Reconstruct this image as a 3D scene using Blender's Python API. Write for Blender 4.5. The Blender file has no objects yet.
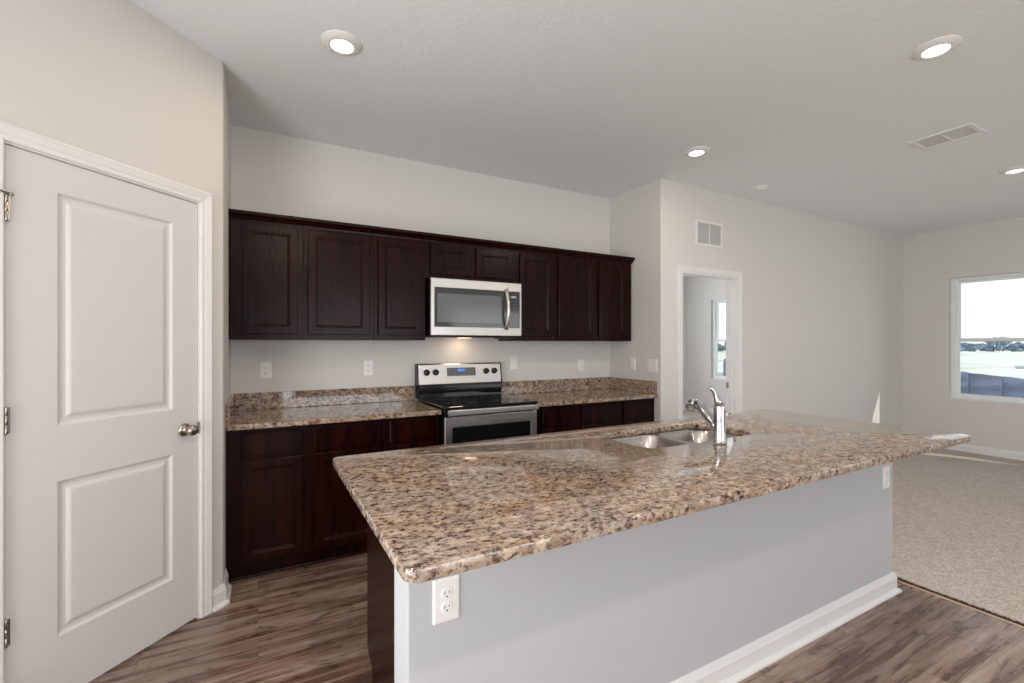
import bpy, bmesh, math, random
from mathutils import Vector, Matrix

C = bpy.context.scene
COL = C.collection
R = math.radians
random.seed(7)

# ------------------------------------------------------------------ camera
F_PX, CY, YAW, EYE = 461.18, 344.14, 0.5033, 1.366
cam_d = bpy.data.cameras.new('camera')
cam = bpy.data.objects.new('camera', cam_d)
COL.objects.link(cam)
cam.location = (0, 0, EYE)
cam.rotation_euler = (R(90), 0, -YAW)
cam_d.sensor_width = 36.0
cam_d.lens = F_PX / 1024 * 36.0
cam_d.shift_y = (CY - 341.5) / 1024
cam_d.clip_start, cam_d.clip_end = 0.02, 2000
C.camera = cam

# ------------------------------------------------------------------ room dimensions
XL, XR, YB, YL, XF, H = -0.160, 3.156, 3.656, 2.974, 7.804, 2.852
YP = 2.863                 # pantry corner
XCARPET = 3.252
REAR, LEFT = -4.4, -1.30
Q = math.sqrt(0.5)

# ------------------------------------------------------------------ world, sun, daylight, exposure
w = bpy.data.worlds.new('sky')
C.world = w
w.use_nodes = True
nt = w.node_tree
nt.nodes.clear()
wo = nt.nodes.new('ShaderNodeOutputWorld')
bg = nt.nodes.new('ShaderNodeBackground')
tc = nt.nodes.new('ShaderNodeTexCoord')
sep = nt.nodes.new('ShaderNodeSeparateXYZ')
rp = nt.nodes.new('ShaderNodeValToRGB')
rp.color_ramp.elements[0].position = 0.0
rp.color_ramp.elements[0].color = (1.0, 1.0, 1.0, 1)
rp.color_ramp.elements[1].position = 0.8
rp.color_ramp.elements[1].color = (0.62, 0.78, 1.0, 1)
nt.links.new(tc.outputs['Generated'], sep.inputs[0])
nt.links.new(sep.outputs['Z'], rp.inputs[0])
nt.links.new(rp.outputs[0], bg.inputs[0])
nt.links.new(bg.outputs[0], wo.inputs[0])
bg.inputs[1].default_value = 1.7

sun_d = bpy.data.lights.new('sun', 'SUN')
sun = bpy.data.objects.new('sun', sun_d)
COL.objects.link(sun)
sun_d.energy = 3.0
sun_d.angle = R(0.5)
sun_d.color = (1.0, 0.95, 0.88)
sun.rotation_euler = Vector((-1.0, 2.5, -1.83)).to_track_quat('-Z', 'Y').to_euler()


def area(name, loc, direction, sx, sy, power, col):
    d = bpy.data.lights.new(name, 'AREA')
    o = bpy.data.objects.new(name, d)
    COL.objects.link(o)
    d.shape, d.size, d.size_y, d.energy, d.color = 'RECTANGLE', sx, sy, power, col
    o.location = loc
    o.rotation_euler = Vector(direction).to_track_quat('-Z', 'Y').to_euler()
    return o


DAY = (0.93, 0.97, 1.0)
# fill lamps added as daylight; the openings they stand in are unseen
area('daylight_fill_rear', (1.9, REAR - 0.12, 1.2), (0, 1, 0.2), 2.8, 2.2, 88, DAY)
area('daylight_fill_rear_right', (5.6, REAR - 0.12, 1.5), (0, 1, 0.2), 2.6, 1.5, 8, DAY)
area('daylight_fill_side', (XF + 0.16, -2.2, 1.45), (-1, 0, 0.2), 1.0, 1.5, 6, DAY)
area('daylight_fill_rear_left', (LEFT - 0.16, -1.7, 1.3), (1, 0, 0.2), 1.8, 1.8, 24, DAY)
area('daylight_fill_left', (LEFT - 0.16, 0.5, 1.25), (1, 0, 0.2), 1.8, 1.9, 82, (1.0, .98, .95))  # fill added to lift the kitchen wall and ceiling
area('daylight_fill_bedroom', (5.2, 6.70, 1.5), (0, -1, 0.2), 1.7, 1.4, 100, DAY)  # fill added to brighten the room beyond the doorway
# unseen ceiling lamps: the first completes the visible grid, the others are added fill
for _x, _y, _p in ((.363, 1.0, 5), (.363, -.6, 30), (2.96, -.8, 5)):
    _o = area('unseen_ceiling_lamp', (_x, _y, H - .016), (0, 0, -1), .12, .12, _p, (1.0, .80, .60))
    _o.data.shape = 'DISK'

C.view_settings.view_transform = 'Standard'
C.view_settings.look = 'None'
C.view_settings.gamma = 1.0
C.view_settings.use_curve_mapping = False
C.view_settings.exposure = -0.38
C.cycles.use_denoising = True
C.cycles.max_bounces = 14
C.cycles.diffuse_bounces = 8
C.cycles.glossy_bounces = 6
C.cycles.transparent_max_bounces = 12
C.cycles.sample_clamp_indirect = 6.0
C.cycles.caustics_reflective = False
C.cycles.caustics_refractive = False


# ------------------------------------------------------------------ materials
def srgb(r, g, b):
    f = lambda c: (c / 255 / 12.92) if c / 255 <= 0.04045 else ((c / 255 + 0.055) / 1.055) ** 2.4
    return (f(r), f(g), f(b), 1)


def mat(name, col=(0.8, 0.8, 0.8, 1), rough=0.5, metal=0.0, spec=0.5):
    m = bpy.data.materials.new(name)
    m.use_nodes = True
    b = m.node_tree.nodes['Principled BSDF']
    b.inputs['Base Color'].default_value = col
    b.inputs['Roughness'].default_value = rough
    b.inputs['Metallic'].default_value = metal
    b.inputs['Specular IOR Level'].default_value = spec
    return m


def nd(m, kind, **kw):
    n = m.node_tree.nodes.new(kind)
    for k, v in kw.items():
        if k in n.inputs:
            n.inputs[k].default_value = v
        else:
            setattr(n, k, v)
    return n


def lk(m, a, b):
    m.node_tree.links.new(a, b)


def bsdf(m):
    return m.node_tree.nodes['Principled BSDF']


def coords(m, scale=(1, 1, 1), rot=(0, 0, 0)):
    t = nd(m, 'ShaderNodeTexCoord')
    mp = nd(m, 'ShaderNodeMapping')
    mp.inputs['Scale'].default_value = scale
    mp.inputs['Rotation'].default_value = rot
    lk(m, t.outputs['Object'], mp.inputs['Vector'])
    return mp.outputs['Vector']


def ramp(m, fac, stops, interp='LINEAR'):
    n = nd(m, 'ShaderNodeValToRGB')
    n.color_ramp.interpolation = interp
    e = n.color_ramp.elements
    while len(e) > 1:
        e.remove(e[-1])
    e[0].position, e[0].color = stops[0]
    for p, c in stops[1:]:
        x = e.new(p)
        x.color = c
    lk(m, fac, n.inputs['Fac'])
    return n.outputs['Color']


def mix(m, fac, a, b, blend='MIX'):
    n = nd(m, 'ShaderNodeMix', data_type='RGBA', blend_type=blend)
    if isinstance(fac, (int, float)):
        n.inputs[0].default_value = fac
    else:
        lk(m, fac, n.inputs[0])
    for s, v in ((6, a), (7, b)):
        if isinstance(v, tuple):
            n.inputs[s].default_value = v
        else:
            lk(m, v, n.inputs[s])
    return n.outputs[2]


def bump(m, height, strength, dist=0.002):
    n = nd(m, 'ShaderNodeBump')
    n.inputs['Strength'].default_value = strength
    n.inputs['Distance'].default_value = dist
    lk(m, height, n.inputs['Height'])
    lk(m, n.outputs['Normal'], bsdf(m).inputs['Normal'])


def paint(name, col, rough=0.75, scale=90, strength=0.12, dist=0.001):
    m = mat(name, col, rough, spec=0.3)
    v = coords(m)
    n = nd(m, 'ShaderNodeTexNoise', Scale=scale, Detail=3.0)
    lk(m, v, n.inputs['Vector'])
    bump(m, n.outputs['Fac'], strength, dist)
    return m


M = {}
M['wall'] = paint('wall_paint', (0.675, 0.66, 0.642, 1))
M['ceiling'] = paint('ceiling_texture', (0.80, 0.832, 0.85, 1), 0.9, 42, 0.30, 0.005)
M['trim'] = mat('white_trim', (0.77, 0.765, 0.765, 1), 0.38)
M['door'] = mat('white_door', (0.66, 0.655, 0.66, 1), 0.42)
M['plastic'] = mat('white_plastic', (0.82, 0.81, 0.80, 1), 0.3)
M['dark_slot'] = mat('dark_slot', (0.02, 0.02, 0.02, 1), 0.6)
M['vinyl'] = mat('white_vinyl', (0.86, 0.90, 0.91, 1), 0.35)
M['nickel'] = mat('satin_nickel', (0.42, 0.37, 0.33, 1), 0.25, 1.0)
M['chrome'] = mat('polished_chrome', (0.62, 0.61, 0.61, 1), 0.10, 1.0)
M['black'] = mat('black_enamel', (0.006, 0.006, 0.007, 1), 0.25)
M['blackglass'] = mat('black_glass', (0.006, 0.007, 0.008, 1), 0.04, spec=0.6)
M['greyglass'] = mat('grey_oven_glass', (0.045, 0.05, 0.052, 1), 0.06, spec=1.0)
M['screen'] = mat('grey_mesh_glass', (0.13, 0.145, 0.15, 1), 0.12, spec=1.0)
M['grille'] = mat('vent_grey', (0.86, 0.86, 0.85, 1), 0.6)
M['display'] = mat('display_grey', (0.10, 0.11, 0.115, 1), 0.25)
M['key'] = mat('key_grey', (0.42, 0.46, 0.48, 1), 0.4)


def steel(name, col, rough, axis):
    m = mat(name, col, rough, 1.0)
    s = [8, 8, 8]
    for i in range(3):
        if i != axis:
            s[i] = 500
    v = coords(m, tuple(s))
    n = nd(m, 'ShaderNodeTexNoise', Scale=1.0, Detail=2.0)
    lk(m, v, n.inputs['Vector'])
    c = ramp(m, n.outputs['Fac'], [(0.3, (rough * 0.8,) * 3 + (1,)), (0.7, (rough * 1.25,) * 3 + (1,))])
    lk(m, c, bsdf(m).inputs['Roughness'])
    return m


M['steel'] = steel('brushed_stainless', (0.66, 0.635, 0.61, 1), 0.33, 0)
M['sinksteel'] = steel('sink_stainless', (0.60, 0.57, 0.54, 1), 0.24, 0)


def emis(name, col, strength):
    m = mat(name, col, 0.5)
    b = bsdf(m)
    b.inputs['Emission Color'].default_value = col
    b.inputs['Emission Strength'].default_value = strength
    return m


M['lamp'] = emis('lit_lens', (1.0, 0.93, 0.84, 1), 9.0)
M['clock'] = emis('blue_clock_glow', (0.10, 0.30, 1.0, 1), 0.12)


def granite():
    m = mat('speckled_granite', rough=0.05, spec=0.75)
    v = coords(m, (0.72, 1.0, 1.0), (0, 0, 0.12))
    big = nd(m, 'ShaderNodeTexNoise', Scale=4.5, Detail=4.0, Roughness=0.6)
    mid = nd(m, 'ShaderNodeTexNoise', Scale=26.0, Detail=5.0, Roughness=0.65, Distortion=0.6)
    fine = nd(m, 'ShaderNodeTexNoise', Scale=64.0, Detail=7.0, Roughness=0.74, Distortion=0.25)
    spk = nd(m, 'ShaderNodeTexVoronoi', Scale=150.0)
    dk = nd(m, 'ShaderNodeTexNoise', Scale=40.0, Detail=7.0, Roughness=0.76, Distortion=0.3)
    for n in (big, mid, fine, spk, dk):
        lk(m, v, n.inputs['Vector'])
    base = ramp(m, mid.outputs['Fac'], [(0.30, srgb(112, 88, 74)), (0.45, srgb(160, 132, 108)),
                                        (0.56, srgb(188, 164, 138)), (0.70, srgb(206, 196, 184))])
    grey = ramp(m, fine.outputs['Fac'], [(0.35, srgb(84, 76, 76)), (0.55, srgb(158, 150, 144)), (0.7, srgb(198, 194, 190))])
    gm = ramp(m, big.outputs['Fac'], [(0.40, (0.12, 0.12, 0.12, 1)), (0.62, (0.62, 0.62, 0.62, 1))])
    c1 = mix(m, gm, base, grey)
    fl = ramp(m, fine.outputs['Fac'], [(0.40, (1, 1, 1, 1)), (0.48, (0, 0, 0, 1))])
    c2 = mix(m, fl, c1, srgb(84, 60, 50))
    dm = ramp(m, dk.outputs['Fac'], [(0.395, (1, 1, 1, 1)), (0.45, (0, 0, 0, 1))])
    c3 = mix(m, dm, c2, srgb(42, 31, 31))
    sm = ramp(m, spk.outputs['Color'], [(0.80, (0, 0, 0, 1)), (0.86, (0.55, 0.55, 0.55, 1))])
    c4 = mix(m, sm, c3, srgb(70, 62, 60))
    lk(m, c4, bsdf(m).inputs['Base Color'])
    return m


M['granite'] = granite()


def wood_cabinet():
    m = mat('espresso_cherry', rough=0.25, spec=0.14)
    v = coords(m, (26, 26, 2.2))
    n = nd(m, 'ShaderNodeTexNoise', Scale=1.0, Detail=6.0, Roughness=0.6, Distortion=0.4)
    lk(m, v, n.inputs['Vector'])
    v2 = coords(m, (3, 3, 1.6))
    n2 = nd(m, 'ShaderNodeTexNoise', Scale=1.6, Detail=2.0)
    lk(m, v2, n2.inputs['Vector'])
    a = ramp(m, n.outputs['Fac'], [(0.3, srgb(17, 5, 4)), (0.7, srgb(40, 12, 8))])
    b = ramp(m, n2.outputs['Fac'], [(0.3, (0.72, 0.72, 0.72, 1)), (0.7, (1.1, 1.0, 1.0, 1))])
    lk(m, mix(m, 1.0, a, b, 'MULTIPLY'), bsdf(m).inputs['Base Color'])
    return m


M['cab'] = wood_cabinet()


def floor_wood():
    m = mat('weathered_brown_planks', rough=0.30, spec=0.85)
    v = coords(m, (1, 1, 1))
    br = nd(m, 'ShaderNodeTexBrick', offset=0.37, squash=1.0)
    br.inputs['Scale'].default_value = 1.0
    br.inputs['Brick Width'].default_value = 1.22
    br.inputs['Row Height'].default_value = 0.152
    br.inputs['Mortar Size'].default_value = 0.0012
    br.inputs['Mortar Smooth'].default_value = 0.3
    br.inputs['Color1'].default_value = (0.0, 0.0, 0.0, 1)
    br.inputs['Color2'].default_value = (1, 1, 1, 1)
    br.inputs['Mortar'].default_value = (0.5, 0.5, 0.5, 1)
    lk(m, v, br.inputs['Vector'])
    # each plank shifts the grain
    sh = nd(m, 'ShaderNodeVectorMath', operation='MULTIPLY')
    sh.inputs[1].default_value = (7.0, 3.0, 5.0)
    lk(m, br.outputs['Color'], sh.inputs[0])
    ad = nd(m, 'ShaderNodeVectorMath', operation='ADD')
    lk(m, coords(m, (1.5, 20, 1)), ad.inputs[0])
    lk(m, sh.outputs[0], ad.inputs[1])
    g = nd(m, 'ShaderNodeTexNoise', Scale=1.0, Detail=9.0, Roughness=0.66, Distortion=0.45)
    lk(m, ad.outputs[0], g.inputs['Vector'])
    ad2 = nd(m, 'ShaderNodeVectorMath', operation='ADD')
    lk(m, coords(m, (4.0, 9, 1)), ad2.inputs[0])
    lk(m, sh.outputs[0], ad2.inputs[1])
    k = nd(m, 'ShaderNodeTexNoise', Scale=1.3, Detail=6.0, Roughness=0.75, Distortion=0.9)
    lk(m, ad2.outputs[0], k.inputs['Vector'])
    c = ramp(m, g.outputs['Fac'], [(0.30, srgb(76, 49, 39)), (0.43, srgb(118, 90, 76)), (0.54, srgb(158, 133, 117)),
                                   (0.70, srgb(185, 169, 158))])
    kk = ramp(m, k.outputs['Fac'], [(0.34, (1, 1, 1, 1)), (0.46, (0, 0, 0, 1))])
    c = mix(m, kk, c, srgb(58, 36, 28))
    tone = ramp(m, br.outputs['Color'], [(0.0, (0.74, 0.73, 0.73, 1)), (1.0, (0.96, 0.96, 0.96, 1))])
    c = mix(m, 1.0, c, tone, 'MULTIPLY')
    seam = ramp(m, br.outputs['Fac'], [(0.0, (0, 0, 0, 1)), (1.0, (0.75, 0.75, 0.75, 1))])
    c = mix(m, seam, c, srgb(34, 22, 18))
    lk(m, c, bsdf(m).inputs['Base Color'])
    rr = ramp(m, g.outputs['Fac'], [(0.3, (0.22, 0.22, 0.22, 1)), (0.7, (0.36, 0.36, 0.36, 1))])
    lk(m, rr, bsdf(m).inputs['Roughness'])
    bump(m, g.outputs['Fac'], 0.10, 0.002)
    return m


M['floor'] = floor_wood()


def carpet():
    m = mat('beige_loop_carpet', rough=0.95, spec=0.1)
    v = coords(m)
    n = nd(m, 'ShaderNodeTexNoise', Scale=120.0, Detail=3.0, Roughness=0.7)
    n2 = nd(m, 'ShaderNodeTexNoise', Scale=34.0, Detail=3.0, Roughness=0.6)
    for q in (n, n2):
        lk(m, v, q.inputs['Vector'])
    a = ramp(m, n.outputs['Fac'], [(0.3, srgb(150, 138, 128)), (0.5, srgb(196, 185, 176)), (0.7, srgb(226, 218, 210))])
    b = ramp(m, n2.outputs['Fac'], [(0.35, (0.86, 0.85, 0.84, 1)), (0.65, (1.06, 1.06, 1.06, 1))])
    lk(m, mix(m, 1.0, a, b, 'MULTIPLY'), bsdf(m).inputs['Base Color'])
    bump(m, n.outputs['Fac'], 0.7, 0.006)
    return m


M['carpet'] = carpet()


def glass():
    m = bpy.data.materials.new('window_glass')
    m.use_nodes = True
    t = m.node_tree
    t.nodes.clear()
    o = t.nodes.new('ShaderNodeOutputMaterial')
    mx = t.nodes.new('ShaderNodeMixShader')
    tr = t.nodes.new('ShaderNodeBsdfTransparent')
    gl = t.nodes.new('ShaderNodeBsdfGlossy')
    gl.inputs['Roughness'].default_value = 0.02
    tr.inputs['Color'].default_value = (0.95, 0.98, 0.98, 1)
    fr = t.nodes.new('ShaderNodeFresnel')
    fr.inputs['IOR'].default_value = 1.3
    t.links.new(fr.outputs[0], mx.inputs[0])
    t.links.new(tr.outputs[0], mx.inputs[1])
    t.links.new(gl.outputs[0], mx.inputs[2])
    t.links.new(mx.outputs[0], o.inputs[0])
    return m


M['glass'] = glass()


def ground_mat():
    m = mat('sandy_ground', rough=0.95, spec=0.1)
    v = coords(m, (0.05, 0.16, 1))
    n = nd(m, 'ShaderNodeTexNoise', Scale=1.0, Detail=6.0, Roughness=0.6)
    lk(m, v, n.inputs['Vector'])
    c = ramp(m, n.outputs['Fac'], [(0.35, srgb(176, 176, 136)), (0.47, srgb(214, 206, 184)), (0.55, srgb(232, 226, 214))])
    lk(m, c, bsdf(m).inputs['Base Color'])
    return m


M['ground'] = ground_mat()
M['leaf'] = paint('hazed_leaf', srgb(136, 150, 164), 0.9, 3.0, 0.8, 0.2)  # distance haze is mixed into this pale blue-grey leaf colour
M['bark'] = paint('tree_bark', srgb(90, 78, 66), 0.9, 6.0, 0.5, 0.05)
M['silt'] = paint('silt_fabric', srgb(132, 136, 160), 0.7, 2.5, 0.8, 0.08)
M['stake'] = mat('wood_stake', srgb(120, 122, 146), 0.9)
M['box'] = mat('pale_box', srgb(190, 200, 200), 0.6)


# ------------------------------------------------------------------ mesh helpers
class MB:
    def __init__(s):
        s.v, s.f, s.sm = [], [], []

    def add(s, verts, faces, smooth=False):
        k = len(s.v)
        s.v += [tuple(p) for p in verts]
        s.f += [[k + i for i in f] for f in faces]
        s.sm += [smooth] * len(faces)
        return s

    def box(s, x0, x1, y0, y1, z0, z1, b=0.0):
        if b <= 0:
            vs = [(x, y, z) for z in (z0, z1) for y in (y0, y1) for x in (x0, x1)]
            return s.add(vs, [(0, 2, 3, 1), (4, 5, 7, 6), (0, 1, 5, 4), (2, 6, 7, 3), (0, 4, 6, 2), (1, 3, 7, 5)])
        bm = bmesh.new()
        bmesh.ops.create_cube(bm, size=1.0)
        for q in bm.verts:
            q.co = ((x0 + x1) / 2 + q.co.x * (x1 - x0), (y0 + y1) / 2 + q.co.y * (y1 - y0), (z0 + z1) / 2 + q.co.z * (z1 - z0))
        b = min(b, 0.45 * min(x1 - x0, y1 - y0, z1 - z0))
        bmesh.ops.bevel(bm, geom=bm.edges[:], offset=b, segments=2, affect='EDGES', profile=0.6)
        bm.verts.index_update()
        s.add([q.co[:] for q in bm.verts], [[q.index for q in f.verts] for f in bm.faces])
        bm.free()
        return s

    def prism(s, poly, fn, a, b):
        """polygon (u,v) extruded from a to b; fn(u,v,w) -> xyz"""
        n = len(poly)
        vs = [fn(u, v, a) for u, v in poly] + [fn(u, v, b) for u, v in poly]
        fs = [list(range(n))[::-1], list(range(n, 2 * n))] + [(i, (i + 1) % n, n + (i + 1) % n, n + i) for i in range(n)]
        return s.add(vs, fs)

    def rings(s, loops, cap0=True, cap1=True, smooth=False):
        n = len(loops[0])
        vs = [p for l in loops for p in l]
        fs = []
        for j in range(len(loops) - 1):
            for i in range(n):
                a, b = j * n + i, j * n + (i + 1) % n
                fs.append((a, b, b + n, a + n))
        if cap0:
            fs.append(list(range(n))[::-1])
        if cap1:
            fs.append([(len(loops) - 1) * n + i for i in range(n)])
        return s.add(vs, fs, smooth)

    def lathe(s, prof, o, axis, n=28, smooth=True):
        """prof [(r, h)] turned about axis (unit vector) at origin o"""
        ax = Vector(axis).normalized()
        e1 = ax.orthogonal().normalized()
        e2 = ax.cross(e1)
        o = Vector(o)
        loops = []
        for r, h in prof:
            r = max(r, 1e-5)
            loops.append([o + ax * h + (e1 * math.cos(2 * math.pi * i / n) + e2 * math.sin(2 * math.pi * i / n)) * r for i in range(n)])
        return s.rings(loops, smooth=smooth)

    def tube(s, pts, rad, n=16, smooth=True, flat=1.0):
        pts = [Vector(p) for p in pts]
        if not isinstance(rad, (list, tuple)):
            rad = [rad] * len(pts)
        loops, e1 = [], None
        for i, p in enumerate(pts):
            t = (pts[min(i + 1, len(pts) - 1)] - pts[max(i - 1, 0)]).normalized()
            e1 = (t.orthogonal() if e1 is None else (e1 - t * e1.dot(t))).normalized()
            e2 = t.cross(e1)
            loops.append([p + (e1 * math.cos(2 * math.pi * k / n) + e2 * math.sin(2 * math.pi * k / n) * flat) * rad[i] for k in range(n)])
        return s.rings(loops, smooth=smooth)

    def sweep(s, path, prof, fn):
        """profile (a in-plane to the left of the path, b out of plane) swept with mitres along a 2D path"""
        P = [Vector(p) for p in path]
        loops = []
        for i, p in enumerate(P):
            ns = []
            if i > 0:
                d = (P[i] - P[i - 1]).normalized()
                ns.append(Vector((-d.y, d.x)))
            if i < len(P) - 1:
                d = (P[i + 1] - P[i]).normalized()
                ns.append(Vector((-d.y, d.x)))
            m = ns[0] if len(ns) == 1 else (ns[0] + ns[1]) / (1 + ns[0].dot(ns[1]))
            loops.append([fn(*(p + m * a), b) for a, b in prof])
        return s.rings(loops)

    def build(s, name, material, parent=None, label=None, smooth_angle=None):
        me = bpy.data.meshes.new(name)
        off = Vector((0, 0, 0))
        q = parent
        while q is not None:
            off += Vector(q['_at']) if '_at' in q else Vector((0, 0, 0))
            q = q.parent
        me.from_pydata([Vector(p) - off for p in s.v], [], s.f)
        for i, p in enumerate(me.polygons):
            p.use_smooth = s.sm[i]
        bm = bmesh.new()
        bm.from_mesh(me)
        bmesh.ops.remove_doubles(bm, verts=bm.verts, dist=1e-6)
        bmesh.ops.recalc_face_normals(bm, faces=bm.faces)
        bm.to_mesh(me)
        bm.free()
        me.materials.append(material)
        if smooth_angle:
            me.polygons.foreach_set('use_smooth', [True] * len(me.polygons))
            me.set_sharp_from_angle(angle=R(smooth_angle))
        o = bpy.data.objects.new(name, me)
        COL.objects.link(o)
        if parent is not None:
            o.parent = parent
        if label:
            o['label'] = label
        return o


ALL = []


def thing(name, label, cat, loc, group=None, kind=None):
    o = bpy.data.objects.new(name, None)
    o.empty_display_size = 0.05
    COL.objects.link(o)
    o.location = loc
    o['_at'] = tuple(loc)
    ALL.append(o)
    return tag(o, label, cat, group, kind)


def tag(o, label, cat, group=None, kind=None):
    o['label'], o['category'] = label, cat
    if group:
        o['group'] = group
    if kind:
        o['kind'] = kind
    return o


def struct(name, mb, material, label, cat):
    return tag(mb.build(name, material), label, cat, None, 'structure')


def rrect(x0, x1, y0, y1, r, n=8):
    pts = []
    for cx, cy, a0 in ((x1 - r, y1 - r, 0), (x0 + r, y1 - r, 90), (x0 + r, y0 + r, 180), (x1 - r, y0 + r, 270)):
        for i in range(n + 1):
            a = R(a0 + 90 * i / n)
            pts.append((cx + r * math.cos(a), cy + r * math.sin(a)))
    return pts


XY = lambda a, b, z: (a, b, z)

# ------------------------------------------------------------------ the shell
T = 0.12
struct('floor', MB().box(LEFT - .2, XCARPET + .006, REAR - .2, YB + .2, -0.08, 0.0), M['floor'], 'weathered brown wood plank floor of the kitchen', 'floor')
cm = MB()
cm.box(XCARPET + .006, XF + .2, REAR - .2, YL + .001, -0.08, 0.014)
cm.box(XR + .15, XF + .2, YL + .001, 7.0, -0.08, 0.014)
struct('floor_carpet', cm, M['carpet'], 'beige textured carpet of the living room beyond the island', 'carpet')
struct('ceiling', MB().box(LEFT - .2, XF + .2, REAR - .2, 7.0, H, H + 0.1), M['ceiling'], 'white textured ceiling over the whole room', 'ceiling')
struct('wall_kitchen', MB().box(XL - .1, XR + .1, YB, YB + T, 0, H), M['wall'], 'off-white kitchen wall behind the cabinets and range', 'wall')
# pantry: diagonal wall with an opening, and its short return to the kitchen wall
def PW(t, d, z):
    """diagonal pantry wall: t along the wall from the corner, d out into the room"""
    return (XL - t * Q + d * Q, YP - t * Q - d * Q, z)


D0, D1, DTOP = 0.143, 0.862, 2.062
pw = MB()
corner = [(0.0, -0.004), (-0.004, 0.0)]
TE = 1.62
def pbox(mb, t0, t1, d0, d1, z0, z1):
    vs = [PW(t, d, z) for z in (z0, z1) for d in (d0, d1) for t in (t0, t1)]
    mb.add(vs, [(0, 2, 3, 1), (4, 5, 7, 6), (0, 1, 5, 4), (2, 6, 7, 3), (0, 4, 6, 2), (1, 3, 7, 5)])


pbox(pw, 0.010, D0 - .02, -T, 0, 0, H)
pbox(pw, D1 + .02, TE, -T, 0, 0, H)
pbox(pw, D0 - .02, D1 + .02, -T, 0, DTOP + .02, H)
# rounded drywall corner bead and return wall
cor = []
c0 = Vector(PW(0.010, 0, 0)[:2])
for i in range(9):
    a = i / 8
    p = Vector(PW(0.010, 0, 0)[:2]) * (1 - a) ** 2 + 2 * a * (1 - a) * Vector((XL, YP)) + a * a * Vector((XL, YP + .010))
    cor.append((p.x, p.y))
cor += [(XL, YB + .02), (XL - T, YB + .02), (XL - T, YP + .06), PW(0.010, -T, 0)[:2]]
pw.prism(cor, XY, 0, H)
struct('wall_pantry', pw, M['wall'], 'off-white diagonal pantry wall around the panelled door', 'wall')
lw = MB()
pe = PW(TE, 0, 0)
lw.box(pe[0] - T, pe[0], 1.45, pe[1] + .05, 0, H)
lw.box(pe[0] - T, pe[0], -.7, -.45, 0, H)
lw.box(pe[0] - T, pe[0], REAR, -2.7, 0, H)
lw.box(pe[0] - T, pe[0], -2.7, -0.7, 2.2, H)
lw.box(pe[0] - T, pe[0], -2.7, -0.7, 0, .4)
lw.box(pe[0] - T, pe[0], -.45, 1.45, 2.25, H)
struct('wall_left', lw, M['wall'], 'off-white wall left of the camera', 'wall')
# short stub wall to the right of the kitchen run, then the living wall with the doorway
struct('wall_stub', MB().box(XR, XR + T, YL + T, YB + T, 0, H), M['wall'], 'short off-white side wall at the right end of the counter', 'wall')
DX0, DX1, DZ = 3.423, 4.234, 2.04
lv = MB()
lv.box(XR, DX0, YL, YL + T, 0, H)
lv.box(DX1, XF + .1, YL, YL + T, 0, H)
lv.box(DX0, DX1, YL, YL + T, DZ, H)
struct('wall_living', lv, M['wall'], 'off-white living room wall with the open doorway', 'wall')


def window_wall(name, y0, y1, holes, label):
    """X = XF wall with rectangular holes (ya, yb, za, zb) sorted along y"""
    mb = MB()
    y = y0
    for ya, yb, za, zb in holes:
        mb.box(XF, XF + .14, y, ya, 0, H)
        mb.box(XF, XF + .14, ya, yb, 0, za)
        mb.box(XF, XF + .14, ya, yb, zb, H)
        y = yb
    mb.box(XF, XF + .14, y, y1, 0, H)
    return struct(name, mb, M['wall'], label, 'wall')


W1 = (1.56, 2.49, 0.662, 2.212)
W2 = (5.13, 6.06, 0.682, 2.23)
window_wall('wall_far', REAR - .1, YL + .06, [(-2.7, -1.7, .66, 2.21), (.52, 1.32, .66, 2.21), W1], 'off-white far wall of the living room with the window')
window_wall('wall_bedroom', YL + .06, 6.9, [W2], 'pale wall of the room beyond the doorway, with a window')
struct('wall_bedroom_back', MB().box(XR, 4.3, 6.64, 6.76, 0, H).box(6.1, XF + .1, 6.64, 6.76, 0, H).box(4.3, 6.1, 6.64, 6.76, 0, .75).box(4.3, 6.1, 6.64, 6.76, 2.25, H), M['wall'], 'pale back wall of the room beyond the doorway', 'wall')
struct('wall_bedroom_side', MB().box(XR, XR + T, YB + T, 6.64, 0, H), M['wall'], 'pale side wall of the room beyond the doorway', 'wall')
rw = MB()
for xa, xb, za, zb in ((LEFT - .3, .5, 0, H), (.5, 3.3, 2.3, H), (3.3, 4.3, 0, H), (4.3, 6.9, 0, .75), (4.3, 6.9, 2.25, H), (6.9, XF + .1, 0, H)):
    rw.box(xa, xb, REAR - T, REAR, za, zb)
struct('wall_rear', rw, M['wall'], 'off-white wall behind the camera with a door and window openings', 'wall')

# ------------------------------------------------------------------ mouldings
CASE = [(0, 0), (0, .010), (.005, .0125), (.018, .0115), (.024, .014), (.042, .017), (.050, .019), (.057, .017), (.060, .010), (.060, 0)]
BASE = [(0, 0), (.030, 0), (.0295, .007), (.025, .0135), (.019, .0175), (.014, .019), (.014, .076), (.0105, .084), (.008, .094), (.0045, .104), (0, .105)]

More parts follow.
